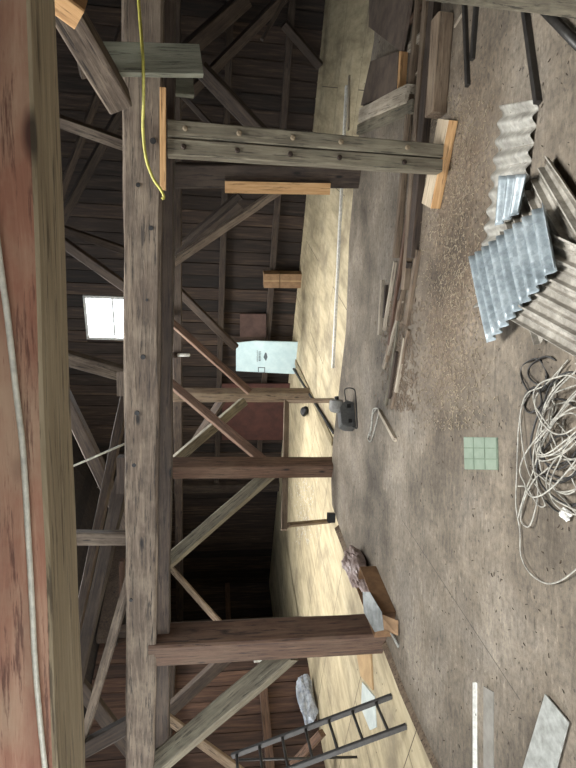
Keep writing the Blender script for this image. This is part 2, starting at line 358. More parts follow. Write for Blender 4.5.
def board_wall(name, length, top, mat, wm, holes=(), wid=.24, th=.025, backing=True):
    """boards along local x, face at local y=0 looking to -y; top(x) gives the height"""
    bm = bmesh.new(); n = int(math.ceil(length / wid))
    for i in range(n):
        x0, x1 = i * wid + .007, min((i + 1) * wid, length) - .007
        xc = (x0 + x1) / 2; dy = random.uniform(-.012, .012); zt = top(xc)
        spans = [(PLY - .05, zt)]
        for (hx0, hx1, hz0, hz1) in holes:
            if x1 > hx0 + .02 and x0 < hx1 - .02: spans = [(PLY - .05, hz0), (hz1, zt)]
        for (z0, z1) in spans: box_bm(bm, (xc, th / 2 + dy, (z0 + z1) / 2), (x1 - x0, th, z1 - z0))
    if backing:
        xs = sorted({0, length} | {h[0] for h in holes} | {h[1] for h in holes})
        for x0, x1 in zip(xs, xs[1:]):
            k = 6
            for q in range(k):
                a0 = x0 + (x1 - x0) * q / k; a1 = x0 + (x1 - x0) * (q + 1) / k; xc = (a0 + a1) / 2; zt = max(top(a0), top(a1)) + .1
                spans = [(PLY - .05, zt)]
                for (hx0, hx1, hz0, hz1) in holes:
                    if xc > hx0 and xc < hx1: spans = [(PLY - .05, hz0), (hz1, zt)]
                for (z0, z1) in spans: box_bm(bm, (xc, th + .05, (z0 + z1) / 2), (a1 - a0, .06, z1 - z0))
    return setp(link(name, to_mesh(bm), mat, None, wm), kind='structure')
def frame_mat(o, ex_, ey_): return Matrix(((ex_.x, ey_.x, 0, o.x), (ex_.y, ey_.y, 0, o.y), (0, 0, 1, o.z), (0, 0, 0, 1)))
wc0 = WA(87, 339, A1); wc1 = WA(129, 297, A1)
wx0, wx1, wz1, wz0 = wc0.dot(BX) - B0, wc1.dot(BX) - B0, wc0.z, wc1.z
wz0, wz1 = min(wz0, wz1), max(wz0, wz1)
WBK = frame_mat(AB(A1, B0), BX, AX)
wall_back = board_wall('wall_back', B1 - B0, lambda x: roof_z(B0 + x), M['wall'], WBK, [(wx0, wx1, wz0, wz1)])
WLF = frame_mat(AB(A0, B0), AX, -BX)
LW = [(2.2, 3.8, 1.0, 2.5)]
NA, NB_ = 6.35, -11.6                                    # a dark lean-to bay opens off the left side at the back
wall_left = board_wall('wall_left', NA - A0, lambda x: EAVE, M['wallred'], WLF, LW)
board_wall('wall_bay_back', B0 - NB_ + .1, lambda x: 3.0, M['wall'], frame_mat(AB(A1, NB_), BX, AX))
bay_left = board_wall('wall_bay_left', A1 - NA + .1, lambda x: 3.0, M['wall'], frame_mat(AB(NA, NB_), AX, -BX))
board_wall('wall_bay_front', B0 - NB_, lambda x: 3.0, M['wall'], frame_mat(AB(NA, NB_), BX, -AX))
bm = bmesh.new(); box_bm(bm, ((NB_ + B0) / 2 - .1, (NA + A1) / 2, 3.06), (B0 - NB_ + .3, A1 - NA + .3, .1)); setp(link('ceiling', to_mesh(bm), M['roof'], None, YAW), kind='structure')
bm = bmesh.new(); box_bm(bm, (B0 + .06, (NA + A1) / 2, 3.2), (.12, A1 - NA + .2, .3)); setp(link('trim_1', to_mesh(bm), M['dark'], None, YAW), kind='structure')
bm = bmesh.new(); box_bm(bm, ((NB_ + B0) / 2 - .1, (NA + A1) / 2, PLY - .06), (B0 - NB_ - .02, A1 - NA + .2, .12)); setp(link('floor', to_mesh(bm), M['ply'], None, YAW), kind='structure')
wall_right = board_wall('wall_right', A1 - A0, lambda x: EAVE, M['wall'], frame_mat(AB(A0, B1), AX, BX))
FH = [(.9, 6.5, .2, 3.0)]
wall_front = board_wall('wall_front', B1 - B0, lambda x: roof_z(B0 + x), M['wall'], frame_mat(AB(A0, B0), BX, -AX), FH)

# roof slopes with unseen openings added for light from overhead
def roof(name, sgn, holes=()):
    bm = bmesh.new(); wid = .2; half = (B1 - B0) / 2 + .15; n = int((A1 - A0 + .4) / wid)
    sl = (RIDGE - EAVE) / ((B1 - B0) / 2)
    for i in range(n):
        a = A0 - .2 + (i + .5) * wid; spans = [(0, half)]
        for (h0, h1, s0, s1) in holes:
            if h0 < a < h1: spans = [(0, s0), (s1, half)]
        for s0, s1 in spans:
            c = (s0 + s1) / 2; ln = (s1 - s0) * math.hypot(1, sl)
            box_bm(bm, (BM + sgn * c, a, RIDGE - sl * c + .06), (ln, wid - .006, .04), Matrix.Rotation(sgn * math.atan(sl), 4, 'Y'))
            box_bm(bm, (BM + sgn * c, a, RIDGE - sl * c + .1), (ln, wid, .03), Matrix.Rotation(sgn * math.atan(sl), 4, 'Y'))
    return setp(link(name, to_mesh(bm), M['roof'], None, YAW), kind='structure')
ROOF_FILL = (6.0, 8.6, .9, 2.7); ROOF_FILL2 = (4.4, 6.2, 3.6, 4.7); ROOF_FILL3 = (1.2, 3.4, -2.9, -.6)
roof('ceiling', -1, [ROOF_FILL, ROOF_FILL2]); roof('ceiling', 1, [(ROOF_FILL3[0], ROOF_FILL3[1], -ROOF_FILL3[3], -ROOF_FILL3[2])])

# rear window
def glass():
    k = NT('window glass'); k.p.inputs['Base Color'].default_value = (.95, .97, 1, 1); k.p.inputs['Roughness'].default_value = .05
    k.p.inputs['Alpha'].default_value = .12; return k.m
M['glass'] = glass()
wroot = bpy.data.objects.new('window_1', None); COL.objects.link(wroot); wroot.matrix_basis = WBK @ Matrix.Translation((wx0, 0, wz0)); WM[wroot.name] = wroot.matrix_basis.copy(); wroot['kind'] = 'structure'
ww, wh = wx1 - wx0, wz1 - wz0
bm = bmesh.new()
for c, s in (((ww / 2, .03, .025), (ww, .09, .05)), ((ww / 2, .03, wh - .025), (ww, .09, .05)), ((.025, .03, wh / 2), (.05, .09, wh)), ((ww - .025, .03, wh / 2), (.05, .09, wh)), ((ww / 2, .03, wh * .37), (ww, .05, .035))): box_bm(bm, c, s)
link('window_frame', to_mesh(bm), M['white'], wroot, WM['window_1'])
bm = bmesh.new(); box_bm(bm, (ww / 2, .05, wh / 2), (ww - .06, .006, wh - .06)); link('pane', to_mesh(bm), M['glass'], wroot, WM['window_1'])

# girts and studs of the walls, parts of the wall they are nailed to
def girt(wall, p0, p1, w, h, mat): timber('girt', p0, p1, w, h, mat, parent=wall, seg=.5)
for z in (.42, 1.36): girt(wall_back, AB(A1 - .05, B0 + .05, z), AB(A1 - .05, B1 - .05, z), .09, .11, M['dark'])
girt(wall_back, AB(A1 - .05, B0 + .05, 2.75), AB(A1 - .05, B1 - .05, 2.75), .09, .14, M['dark'])
timber('corner_stud', AB(A1 - .07, B0 + .07, PLY), AB(A1 - .13, B0 + .07, 3.5), .22, .22, M['dark'], parent=wall_back, up=AX, seg=.5)
girt(wall_left, AB(A0 + .1, B0 + .06, .68), AB(NA - .02, B0 + .06, .68), .1, .12, M['red'])
girt(wall_left, AB(A0 + .1, B0 + .08, 2.12), AB(NA - .02, B0 + .08, 2.12), .13, .16, M['dark'])

girt(bay_left, AB(NA + .05, NB_ + .06, 1.0), AB(A1 - .05, NB_ + .06, 1.0), .1, .12, M['red'])
timber('post', AB(NA + .06, B0 + .06, PLY), AB(NA + .06, B0 + .06, 3.1), .16, .16, M['dark'], parent=wall_left, up=AX, seg=.5)
# ------------------------------------------------------------------ main frame
P1 = FL(381, 633); P2 = FL(331, 467); P3 = FL(310, 395, PLY); P2.z = P3.z = PLY
p1t = W(150, 645, P1.y)
timber('timber_post', V((P1.x, P1.y, 0)), V((p1t.x, p1t.y, p1t.z)), .27, .25, M['red'], 'thick red-brown post standing beside the open cardboard box and near the ladder', 'post', up=AX)
p2t = W(160, 468, P2.y)
timber('timber_post', P2, V((p2t.x, P2.y, p2t.z)), .2, .21, M['red'], 'middle square timber post standing behind the grey floor edge', 'post', up=AX)
p3t = W(172, 395, P3.y)
timber('timber_post', P3, V((p3t.x, P3.y, p3t.z)), .18, .18, M['lumber'], 'farthest slim post with a pale lower end, beside the pale blue panel', 'post', up=AX)
bl, br_ = W(140, 800, 5.3), W(143, -60, 3.35)
nb = V((bl.y - br_.y, br_.x - bl.x, 0)).normalized()
bx_ = (br_ - bl).normalized(); bxl, bxr = bl - bx_ * .5, br_ + bx_ * 1.6
timber('tie_beam', bxl + nb * .13, bxr + nb * .13, .26, .25, M['tie'], 'long grey-brown tie beam spanning the whole view with knots and bolt holes', 'beam', jit=.01, seg=.1)
tb = bpy.data.objects['tie_beam']
fn = -nb
for (x, y, r_) in ((153, 141, .02), (138, 185, .014), (151, 228, .016), (143, 357, .018), (137, 413, .018), (134, 465, .016), (147, 300, .01), (131, 600, .014)):
    d = ray(x, y); c = CAM + d * ((bl - CAM).dot(fn) / d.dot(fn)) + fn * .002
    bm = bmesh.new(); tube_bm(bm, [c - fn * .03, c + fn * .004], r_, 10); link('bolt_hole', to_mesh(bm), M['black'], tb)
bl2, br2 = W(161, 800, 5.42), W(166, -60, 3.46)
timber('tie_beam', bl2 - bx_ * .5 + nb * .11, br2 + bx_ * 1.6 + nb * .11, .2, .135, M['dark'], 'darker narrow beam running close along the floor side of the long grey-brown tie beam', 'beam', h1=.085, jit=.008)
# farther tie beam at the rear posts
cL = AB(8.55, NB_ + .15, 2.13); cR = AB(8.55, B1 - .1, 2.1)
timber('tie_beam', cL, cR, .18, .15, M['dark'], 'rear tie beam over the farthest post, seen under the near beams', 'beam')
# the near beam close above the camera
q0, q1 = WZ(57, 800, 1.97), WZ(28, -30, 1.97)
r0, r1 = WZ(87, 800, 1.97), WZ(54, -30, 1.97)
c0 = (q0 + r0) / 2; c1 = (q1 + r1) / 2
ln = (c1 - c0).normalized()
wn0 = 2 * (q0 - c0 - ln * (q0 - c0).dot(ln)).length; wn1 = 2 * (q1 - c1 - ln * (q1 - c1).dot(ln)).length
ex0, ex1 = c0 - ln * .7, c1 + ln * 1.1; dw = (wn1 - wn0) / (c1 - c0).length
NB = timber('hewn_beam', ex0 + ZZ * .17, ex1 + ZZ * .17, wn0 - dw * .7, .34, M['near'], 'big red-stained hewn beam close overhead with a white cable on it', 'beam', w1=max(.12, wn1 + dw * 1.1), jit=.004, ch=.03, seg=.06)
# bark side of it: the underside is barky
NB.data.materials.append(M['wane'])
for p in NB.data.polygons:
    if p.normal.z < -.5: p.material_index = 1
# double plank post on the right, on its block
bT, bB = W(168, 139, 3.62), FL(440, 160, .075); bB = W(440, 160, bB.y)
root = empty('plank_post', bB, 'grey double-plank post with two rows of bolts standing on the sawn block', 'post')
dv = (bT - bB).normalized(); side = V((1, -.12, 0)).normalized(); side = (side - dv * side.dot(dv)).normalized(); fr = dv.cross(side)
if fr.y > 0: fr = -fr
for s in (-1, 1): timber('plank', bB + side * s * .047, bT + side * s * .056, .086, .1, w1=.105, mat=M['green'], parent=root, up=fr, jit=.004, seg=.1)
for s, ys in ((-1, (.945, .76, .573, .393, .15)), (1, (.94, .755, .565, .39, .14))):
    for t in ys:
        c = bB + (bT - bB) * t + side * s * (.047 + .009 * t) + fr * .05
        bm = bmesh.new(); tube_bm(bm, [c - fr * .01, c + fr * .012, c + fr * .016], lambda q: (.017 if q < .9 else .011), 10)
        link('bolt', to_mesh(bm), M['ironbolt'] if s < 0 else M['palebolt'], root)
# sawn block under it
k0, k1 = FL(459, 121), FL(441, 209)
kx = (k1 - k0).normalized(); kn = V((-kx.y, kx.x, 0)); kn = kn if kn.y > 0 else -kn
kb = timber('sawn_block', k0 + kn * .1 + ZZ * .038, k1 + kn * .1 + ZZ * .038, .2, .074, M['block'], 'short sawn timber block with a bright orange front under the plank post', 'block', seg=.05, jit=.006)
kb.data.materials.append(M['fresh'])
for p in kb.data.polygons:
    wn_ = kb.matrix_basis.to_3x3() @ p.normal
    if wn_.dot(-kn) > .6: p.material_index = 1
# dark post behind it with fresh board
d0 = FL(358, 176, 0); d1 = W(176, 176, d0.y)
timber('timber_post', d0, V((d1.x, d1.y, d1.z + .12)), .24, .2, M['dark'], 'dark brown post just behind the double-plank post', 'post', up=AX)
e0, e1 = W(330, 189, d0.y - .14), W(225, 187, d0.y - .14)
timber('board', e0, e1, .12, .025, M['fresh'], 'fresh orange board fixed to the edge of the dark post', 'board', up=AX, jit=.002)

# ------------------------------------------------------------------ braces, by the points they join
def brace(x0, y0, d0_, x1, y1, d1_, wpx, mat, label, name='brace', cat='brace', depth=None, group=None, jit=.006):
    a_, b_ = W(x0, y0, d0_), W(x1, y1, d1_); w = wpx * (d0_ + d1_) / 2 / FPX
    x = (b_ - a_).normalized(); view = ((a_ + b_) / 2 - CAM).normalized()
    up = view.cross(x)
    # turn the section a little so two faces show, as on a squared brace set in the building's frame
    upv = (up.normalized() + view * .28).normalized()
    return timber(name, a_, b_, depth or w, w * .86, mat, label, cat, up=upv, jit=jit, group=group)
brace(290, 652, 5.05, 150, 770, 5.3, 21, M['green'], 'broad grey-green brace slanting from the thick red-brown post, on its ladder side')
brace(148, 704, 6.6, 245, 775, 6.9, 9, M['lumber'], 'slim pale brace low behind the grey-green knee brace')
brace(274, 470, 7.2, 160, 569, 7.0, 13, M['green'], 'grey brace slanting from the middle post toward the thick red-brown post')
brace(268, 465, 7.4, 163, 377, 8.4, 9, M['red'], 'thin red-brown brace of the crossed pair between middle and far posts')
brace(164, 470, 7.6, 243, 402, 8.6, 10, M['green'], 'grey brace of the crossed pair between middle and far posts')
brace(250, 392, 8.75, 160, 312, 9.0, 7, M['red'], 'thin brown brace slanting from the farthest post past the pale blue panel')
brace(160, 272, 9.5, 236, 348, 9.8, 8, M['dark'], 'dark brace on the rear wall ending at the pale blue panel corner')
brace(225, 395, 9.6, 196, 440, 9.8, 8, M['dark'], 'dark brace in the rear bay behind the crossed pair')
brace(160, 272, 6.9, 284, 187, 6.3, 8, M['lumber'], 'long straight brace ending at the fresh orange board on the dark post')
brace(160, 271, 7.8, 240, 205, 7.4, 9, M['dark'], 'brown brace just behind the long straight brace')
brace(182, 245, 9.1, 240, 195, 8.6, 8, M['dark'], 'dark brace near the rear wall behind the brown brace')
brace(200, 68, 5.6, 304, 178, 6.1, 15, M['dark'], 'broad dark brace crossing behind the double-plank post from the grey-green board')
brace(168, 79, 6.2, 226, 142, 6.4, 6, M['dark'], 'thin dark brace with a pale edge behind the double-plank post')
brace(178, 58, 7.2, 245, 0, 7.2, 16, M['dark'], 'broad dark brace running from the grey-green board to the top edge of the photo')
brace(160, 124, 8.6, 285, -4, 7.9, 10, M['dark'], 'dim brace against the rear wall beyond the double-plank post, nearest the photo top')
brace(284, 24, 8.2, 320, 66, 8.5, 9, M['dark'], 'short dim brace at the rear wall foot beyond the double-plank post')
brace(290, -10, 6.8, 262, 40, 6.8, 4, M['dark'], 'thin dark batten at the top edge of the photo on the rear wall', 'batten')
# left bay behind the post
brace(162, 558, 10.85, 226, 630, 9.45, 6, M['lumber'], 'small brown brace in the dark bay between thick and middle posts')
brace(160, 719, 8.0, 232, 652, 8.2, 13, M['dark'], 'dark slanting brace behind the thick red-brown post on the boarded wall')
# above the tie beam
brace(58, -2, 2.75, 119, 101, 3.3, 29, M['tie'], 'thick brace with a pale edge from the near beam to the tie beam')
timber('timber_offcut', W(48, -10, 2.45), W(81, 15, 2.52), .1, .1, M['fresh'], 'short timber offcut with a bright sawn end by the near red-stained beam', 'offcut', jit=.003)
brace(84, 76, 4.6, 75, 20, 4.2, 9, M['tie'], 'pale strut behind the thick brace near the beams', 'strut', 'strut')
brace(34, 112, 4.6, 130, 146, 4.8, 12, M['tie'], 'grey slanting strut between the bright window and the thick brace at the near beam', 'strut', 'strut')
brace(40, 250, 7.2, 140, -18, 6.6, 7, M['dark'], 'dim rafter tail crossing behind the pale grey strut', 'rafter', 'rafter')
brace(50, 240, 7.6, 136, 84, 7.0, 9, M['dark'], 'short dark strut behind the pale grey strut', 'strut', 'strut')
brace(30, 218, 8.2, 138, 255, 8.4, 8, M['dark'], 'dim roof brace second nearest the bright window, on its double-plank-post side', 'brace')
brace(34, 222, 8.2, 140, 297, 8.4, 10, M['dark'], 'dim roof brace nearest the bright window, on its double-plank-post side', 'brace')
brace(36, 349, 6.6, 132, 376, 6.8, 15, M['tie'], 'grey plank sloping just beyond the bright window, on its ladder side', 'plank', 'plank')
brace(40, 345, 8.2, 136, 546, 8.4, 14, M['dark'], 'dark brace in the roof space crossing behind the thin white rod', 'brace')
brace(124, 476, 5.4, 70, 712, 6.2, 13, M['dark'], 'long dark brace slanting along the tie beam past the straight short timber')
brace(128, 384, 6.8, 64, 690, 7.6, 9, M['dark'], 'narrow dark brace behind the long dark one in the roof space')
brace(40, 537, 4.95, 128, 538, 4.95, 14, M['tie'], 'short straight timber between the tie beam and near beam, square to both', 'strut', 'strut')
brace(130, 577, 4.85, 84, 736, 5.3, 9, M['tie'], 'weathered grey plank leaning on the tie beam opposite the thick red-brown post', 'plank', 'plank')
brace(50, 768, 5.3, 132, 722, 5.2, 16, M['dark'], 'broad strut between tie beam and near beam at the bottom of the photo', 'strut', 'strut')
brace(46, 642, 6.6, 140, 762, 6.6, 14, M['dark'], 'dark cross brace behind the broad strut at the bottom of the photo')
brace(122, 456, 5.0, 122, 492, 5.05, 9, M['dark'], 'small upright block on top of the tie beam', 'block', 'block', depth=.1)
brace(122, 372, 4.9, 122, 396, 4.9, 8, M['tie'], 'short splintered block on the tie beam edge beside the grey sloping plank', 'block', 'block', depth=.1)
brace(122, 560, 5.3, 122, 596, 5.4, 5, M['red'], 'small red-brown block on the tie beam where the weathered plank meets it', 'block', 'block', depth=.06)
tube('rod', [W(50, 476, 6.0), W(134, 440, 6.0)], .011, M['cable'], 'thin white rod slanting in the roof space between tie beam and near beam', 'rod', straight=True)

# hanging boards on the right of the tie beam
g0, g1 = W(201, 61, 3.28), W(104, 59, 3.22)
timber('hanging_board', g0, g1, .185, .04, M['moss'], 'grey-green upright board fixed across the front of the tie beam', 'board', up=V((0.1, -1, 0)), jit=.002)
g0, g1 = W(193, 86, 3.9), W(160, 82, 3.86)
timber('hanging_board', g0, g1, .16, .04, M['moss'], 'shorter grey-green board hanging behind the upright one', 'board', up=V((0.1, -1, 0)), jit=.002)
g0, g1 = W(163, 88, 3.5), W(163, 190, 3.62)
timber('batten', g0, g1, .03, .038, M['fresh'], 'fresh orange batten along the tie beam beside the yellow cord', 'batten', jit=.001)
tube('cord', [W(137, -20, 3.22), W(140, 20, 3.2), W(143, 60, 3.14), W(143.5, 100, 3.25), W(143, 130, 3.36), W(146, 158, 3.42), W(153, 178, 3.45), W(161, 190, 3.46), W(164, 197, 3.47), W(162, 199, 3.47)], .009, M['yellow'], 'yellow cord draped along the tie beam across the grey-green board', 'cord')
# cable on the near beam face
cab = []
for (x, y) in ((-8, 200), (0, 262), (8, 320), (16, 390), (23, 450), (28, 530), (32, 600), (35, 660), (40, 720), (45, 768), (48, 800)):
    # front face plane of the near beam
    nf = V((-(q1 - q0).y, (q1 - q0).x, 0)).normalized(); nf = nf if nf.y < 0 else -nf
    d = ray(x, y); base = c0 + nf * (wn0 / 2 + .012) ; base1 = c1 + nf * (wn1 / 2 + .012)
    ff = (base1 - base); n_ = V((-ff.y, ff.x, 0)).normalized()
    cab.append(CAM + d * ((base - CAM).dot(n_) / d.dot(n_)))
tube('cable', cab, .006, M['cable'], 'white cable running along the face of the near red-stained beam', 'cable')

# white insulator hanging under the rear tie beam
i0, i1 = WA(170, 355, 8.4), WA(190, 355, 8.4)
root = empty('rod_lamp', i0, 'small white rod lamp hanging under the rear tie beam', 'lamp')
bm = bmesh.new(); tube_bm(bm, [i0 + (i1 - i0) * .35, i0 + (i1 - i0) * .4, i1 - (i1 - i0) * .05, i1], lambda t: .03 if .2 < t < .9 else .02, 10); link('tube', to_mesh(bm, True), M['white'], root)
bm = bmesh.new(); tube_bm(bm, [i0, i0 + (i1 - i0) * .36], .045, 10); link('holder', to_mesh(bm, True), M['ironbolt'], root)

# ------------------------------------------------------------------ things at the back
# pale blue panel leaning at the rear wall
pa = 9.75
pts = [WA(289, 342, pa - .15), WA(289, 374, pa - .15), WA(236, 371, pa + .2), WA(236, 343, pa + .2), WA(255, 341, pa + .08)]
pts[0].z = pts[1].z = PLY
pn = (pts[1] - pts[0]).cross(pts[3] - pts[0]).normalized(); pn = pn if pn.y < 0 else -pn
root = empty('panel', (pts[0] + pts[1]) / 2, 'pale blue printed panel with a slanted top standing at the rear wall', 'panel')
slab('board', pts, .03, M['bluewhite'], parent=root, direction=-pn)
def onp(px, py):
    d = ray(px, py); return CAM + d * ((pts[0] - CAM).dot(pn) / d.dot(pn)) + pn * .004
def mark(poly): return slab('print', [onp(*p) for p in poly], .003, M['ink'], parent=root, direction=pn)
mark([(263.5, 357), (266, 350), (267.5, 357), (266, 361)])
# lines of lettering under the emblem: blocks of strokes, upright along the panel
bm = bmesh.new()
def strokes(x0, x1, y0, y1, n):
    for i in range(n):
        ya = y1 + (y0 - y1) * (i + .12) / n; yb = y1 + (y0 - y1) * (i + .78) / n
        segs = [[(x0, ya), (x1, ya), (x1, ya + (yb - ya) * .35), (x0, ya + (yb - ya) * .35)], [(x0, yb), (x1, yb), (x1, yb - (yb - ya) * .3), (x0, yb - (yb - ya) * .3)]]
        xm = (x0 + x1) / 2 + (random.random() - .5) * (x1 - x0) * .5
        segs.append([(xm - .3, ya), (xm + .3, ya), (xm + .3, yb), (xm - .3, yb)])
        for sg in segs:
            vs = [bm.verts.new(onp(*p)) for p in sg]; bm.faces.new(vs)
            ws = [bm.verts.new(onp(*p) + pn * .003) for p in sg]; bm.faces.new(ws)
strokes(258.6, 261, 351, 361, 7); link('lettering', to_mesh(bm), M['ink'], root); bm = bmesh.new()
strokes(257, 257.7, 349, 361.5, 12); link('lettering', to_mesh(bm), M['ink'], root); bm = bmesh.new()
for fr_ in (([(258, 367), (265, 367), (265, 367.8), (258, 367.8)]), ([(258, 372), (265, 372), (265, 372.6), (258, 372.6)]), ([(258, 367), (258.8, 367), (258.8, 372.6), (258, 372.6)]), ([(264.3, 367), (265, 367), (265, 372.6), (264.3, 372.6)])):
    vs = [bm.verts.new(onp(*p) + pn * .003) for p in fr_]; bm.faces.new(vs)
bmesh.ops.remove_doubles(bm, verts=bm.verts[:], dist=.001)
link('stamp', to_mesh(bm), M['ink'], root)
# cardboard boxes in front of rear wall
for (x0, x1, lab) in ((264, 279.5, 'small brown cardboard box against the rear wall, stacked off the floor'), (280, 295, 'small brown cardboard box standing on the plywood at the rear wall foot')):
    a_, b_, c2_, d_ = WA(x1, 288, 9.9), WA(x1, 274, 9.9), WA(x0, 274, 9.9), WA(x0, 288, 9.9)
    if x1 == 295: a_.z = b_.z = PLY
    root = empty('cardboard_box', (a_ + b_) / 2, lab, 'box', 'boxes at the rear wall')
    slab('carton', [a_, b_, c2_, d_], .2, M['cardboard'], parent=root, direction=AX)
    mid = (a_ + b_) / 2; mt = (c2_ + d_) / 2
    slab('tape', [mid - BX * .012 - AX * .002, mid + BX * .012 - AX * .002, mt + BX * .012 - AX * .002, mt - BX * .012 - AX * .002], .002, M['tansheet'], parent=root, direction=AX)
# dull panel fixed on the wall
a_, b_, c2_, d_ = WA(266, 337, 10.12), WA(266, 314, 10.12), WA(240, 314, 10.12), WA(240, 337, 10.12)
slab('wall_panel', [a_, b_, c2_, d_], .03, M['rust'], 'dull reddish square panel on the rear wall between pale panel and cardboard boxes', 'panel', direction=AX)
a_, b_, c2_, d_ = WA(297, 384, 10.0), WA(297, 440, 10.0), WA(222, 440, 10.0), WA(222, 384, 10.0)
a_.z = b_.z = PLY
slab('wall_panel', [a_, b_, c2_, d_], .03, plain('maroon panel', srgb(84, 50, 42), .8, 0, srgb(64, 38, 32), 4), 'tall maroon panel at the rear wall behind the far post', 'panel', direction=AX)

# low wooden rail behind the middle post
ra, rb = W(286.5, 401, 7.75), W(284, 530, 6.75)
fa, fb = FL(334, 400.5, PLY), FL(330, 521, PLY)
root = empty('low_rail', V((fa.x, fa.y, PLY)), 'low wooden rail on two legs along the grey floor edge behind the middle post', 'rail')
timber('top_rail', ra, rb, .06, .07, M['lumber'], parent=root, jit=.003)
timber('leg', V((fa.x, fa.y, PLY)), ra, .05, .05, M['lumber'], parent=root, up=AX, jit=.003)
timber('leg', V((fb.x, fb.y, PLY)), W(288, 525, 6.78), .05, .05, M['lumber'], parent=root, up=AX, jit=.003)
# small dark box at the edge
h0 = FL(336, 519, 0)
def crate(name, c, s, rz, mat, label, cat): 
    bm = bmesh.new(); box_bm(bm, (0, 0, s[2] / 2), s)
    bmesh.ops.bevel(bm, geom=bm.edges[:], offset=min(s) * .06, segments=2, affect='EDGES')
    o = link(name, to_mesh(bm), mat, None, Matrix.Translation(c) @ Matrix.Rotation(rz, 4, 'Z')); return setp(o, label, cat)
hb = empty('junction_box', V((h0.x, h0.y + .08, 0)), 'small black open box on the grey floor edge by a rail leg', 'box')
bm = bmesh.new()
for c, s in (((0, .04, .045), (.1, .012, .09)), ((0, -.04, .045), (.1, .012, .09)), ((-.05, 0, .045), (.012, .09, .09)), ((.05, 0, .045), (.012, .09, .09)), ((0, 0, .006), (.1, .08, .012))): box_bm(bm, c, s)
link('case', to_mesh(bm), M['black'], hb, WM[hb.name])

# motor with drum, on the edge of the grey floor
mo = FL(355, 416); root = empty('winch_motor', V((mo.x, mo.y + .08, 0)), 'grey boxy winch motor with a round drum on the grey floor edge', 'motor', rz=R(24))
wm = WM[root.name] @ Matrix.Scale(.8, 4)
bm = bmesh.new(); vs = [(-.2, -.1, 0), (.16, -.1, 0), (.2, -.1, .1), (.1, -.1, .2), (-.16, -.1, .2), (-.2, -.1, .12)]
a_ = [bm.verts.new(v) for v in vs]; b_ = [bm.verts.new((x, .1, z)) for x, y, z in vs]
bm.faces.new(a_); bm.faces.new(b_[::-1])
for i in range(6): j = (i + 1) % 6; bm.faces.new((a_[i], a_[j], b_[j], b_[i]))
bmesh.ops.bevel(bm, geom=bm.edges[:], offset=.008, segments=2, affect='EDGES')
link('housing', to_mesh(bm), M['greyplastic'], root, wm)
bm = bmesh.new(); tube_bm(bm, [(.08, .02, .24), (.1, .0, .24), (.2, -.04, .23), (.22, -.05, .23)], lambda t: .1 if .2 < t < .9 else .085, 20); link('drum', to_mesh(bm), M['drum'], root, wm)
bm = bmesh.new(); tube_bm(bm, [(.2, -.05, .23), (.26, -.06, .23)], .03, 10); link('shaft', to_mesh(bm), M['black'], root, wm)
for sx in (-.12, .1):
    bm = bmesh.new(); box_bm(bm, (sx, -.11, .08), (.05, .02, .05)); link('vent', to_mesh(bm), M['black'], root, wm)
bm = bmesh.new(); tube_bm(bm, spline([(.2, -.06, .1), (.34, -.14, .12), (.3, -.22, .01), (.1, -.24, .01), (-.1, -.2, .01), (-.24, -.16, .01), (-.2, -.1, .05)], 8), .008, 6); link('cord', to_mesh(bm, True), M['black'], root, wm)
# black clump
bl_ = FL(308, 411, PLY)
bm = bmesh.new(); bmesh.ops.create_icosphere(bm, subdivisions=3, radius=.09)
for v in bm.verts: v.co *= 1 + .35 * noise.noise(v.co * 14); v.co.z *= .75
setp(link('rubber_clump', to_mesh(bm, True), M['black'], None, Matrix.Translation(bl_ + ZZ * .065)), 'small black rubber clump on the plywood near the low rail', 'clump')
# poles on the plywood by the panel
tube('pole', [FL(292, 364, PLY) + ZZ * .03, FL(336, 433, PLY) + ZZ * .03], .022, M['black'], 'black pole lying across the plywood from the pale panel to the floor edge', 'pole', straight=True)
def plank_fl(name, x0, y0, x1, y1, wpx, th, mat, label, cat='plank', z=0.0, z1=None, group=None, jit=.004, parent=None):
    a_, b_ = FL(x0, y0, z), FL(x1, y1, z if z1 is None else z1); x = (b_ - a_).normalized()
    return timber(name, a_ + ZZ * th / 2, b_ + ZZ * th / 2, wpx, th, mat, label, cat, jit=jit, group=group, seg=.1, parent=parent)
plank_fl('plank', 296, 362, 333, 442, .11, .02, M['dusty'], 'pale plank lying beside the black pole on the plywood', z=PLY)
plank_fl('trim_strip', 347.5, 86, 334, 368, .06, .03, M['white'], 'long white strip lying on the plywood along the grey floor', 'strip', z=PLY + .001)
plank_fl('trim_strip', 350, 76, 349, 130, .045, .02, M['pale'], 'short pale strip beside the long white strip', 'strip', z=PLY + .001)

# ------------------------------------------------------------------ left side
# ladder leaning left
f1, f2 = FL(392, 696, PLY), FL(411, 735, PLY)
t1 = W(232, 756, f1.y + .35); fd = f2 - f1; wl = .38
fd = fd.normalized() * wl; f2 = f1 + fd
f1.z = f2.z = PLY
dirL = (t1 - f1)
root = empty('ladder', V(f1), 'dark metal ladder leaning at the boarded wall beyond the thick red-brown post', 'ladder')
def rail(p0, p1): return timber('stile', p0, p1, .03, .055, M['blackmetal'], parent=root, up=fd.normalized().cross(dirL.normalized()), jit=.0, ch=.2)
rail(f1, f1 + dirL * 1.0); rail(f2, f2 + dirL * 1.0)
for i in range(7):
    p = f1 + dirL * (.1 + i * .145)
    bm = bmesh.new(); tube_bm(bm, [p, p + fd], .014, 8); link('rung', to_mesh(bm, True), M['blackmetal'], root)
tube('pole', [FL(357, 757, PLY) + ZZ * .0, W(236, 760, f1.y + .9)], .014, M['blackmetal'], 'thin dark pole leaning behind the ladder', 'pole', straight=True)
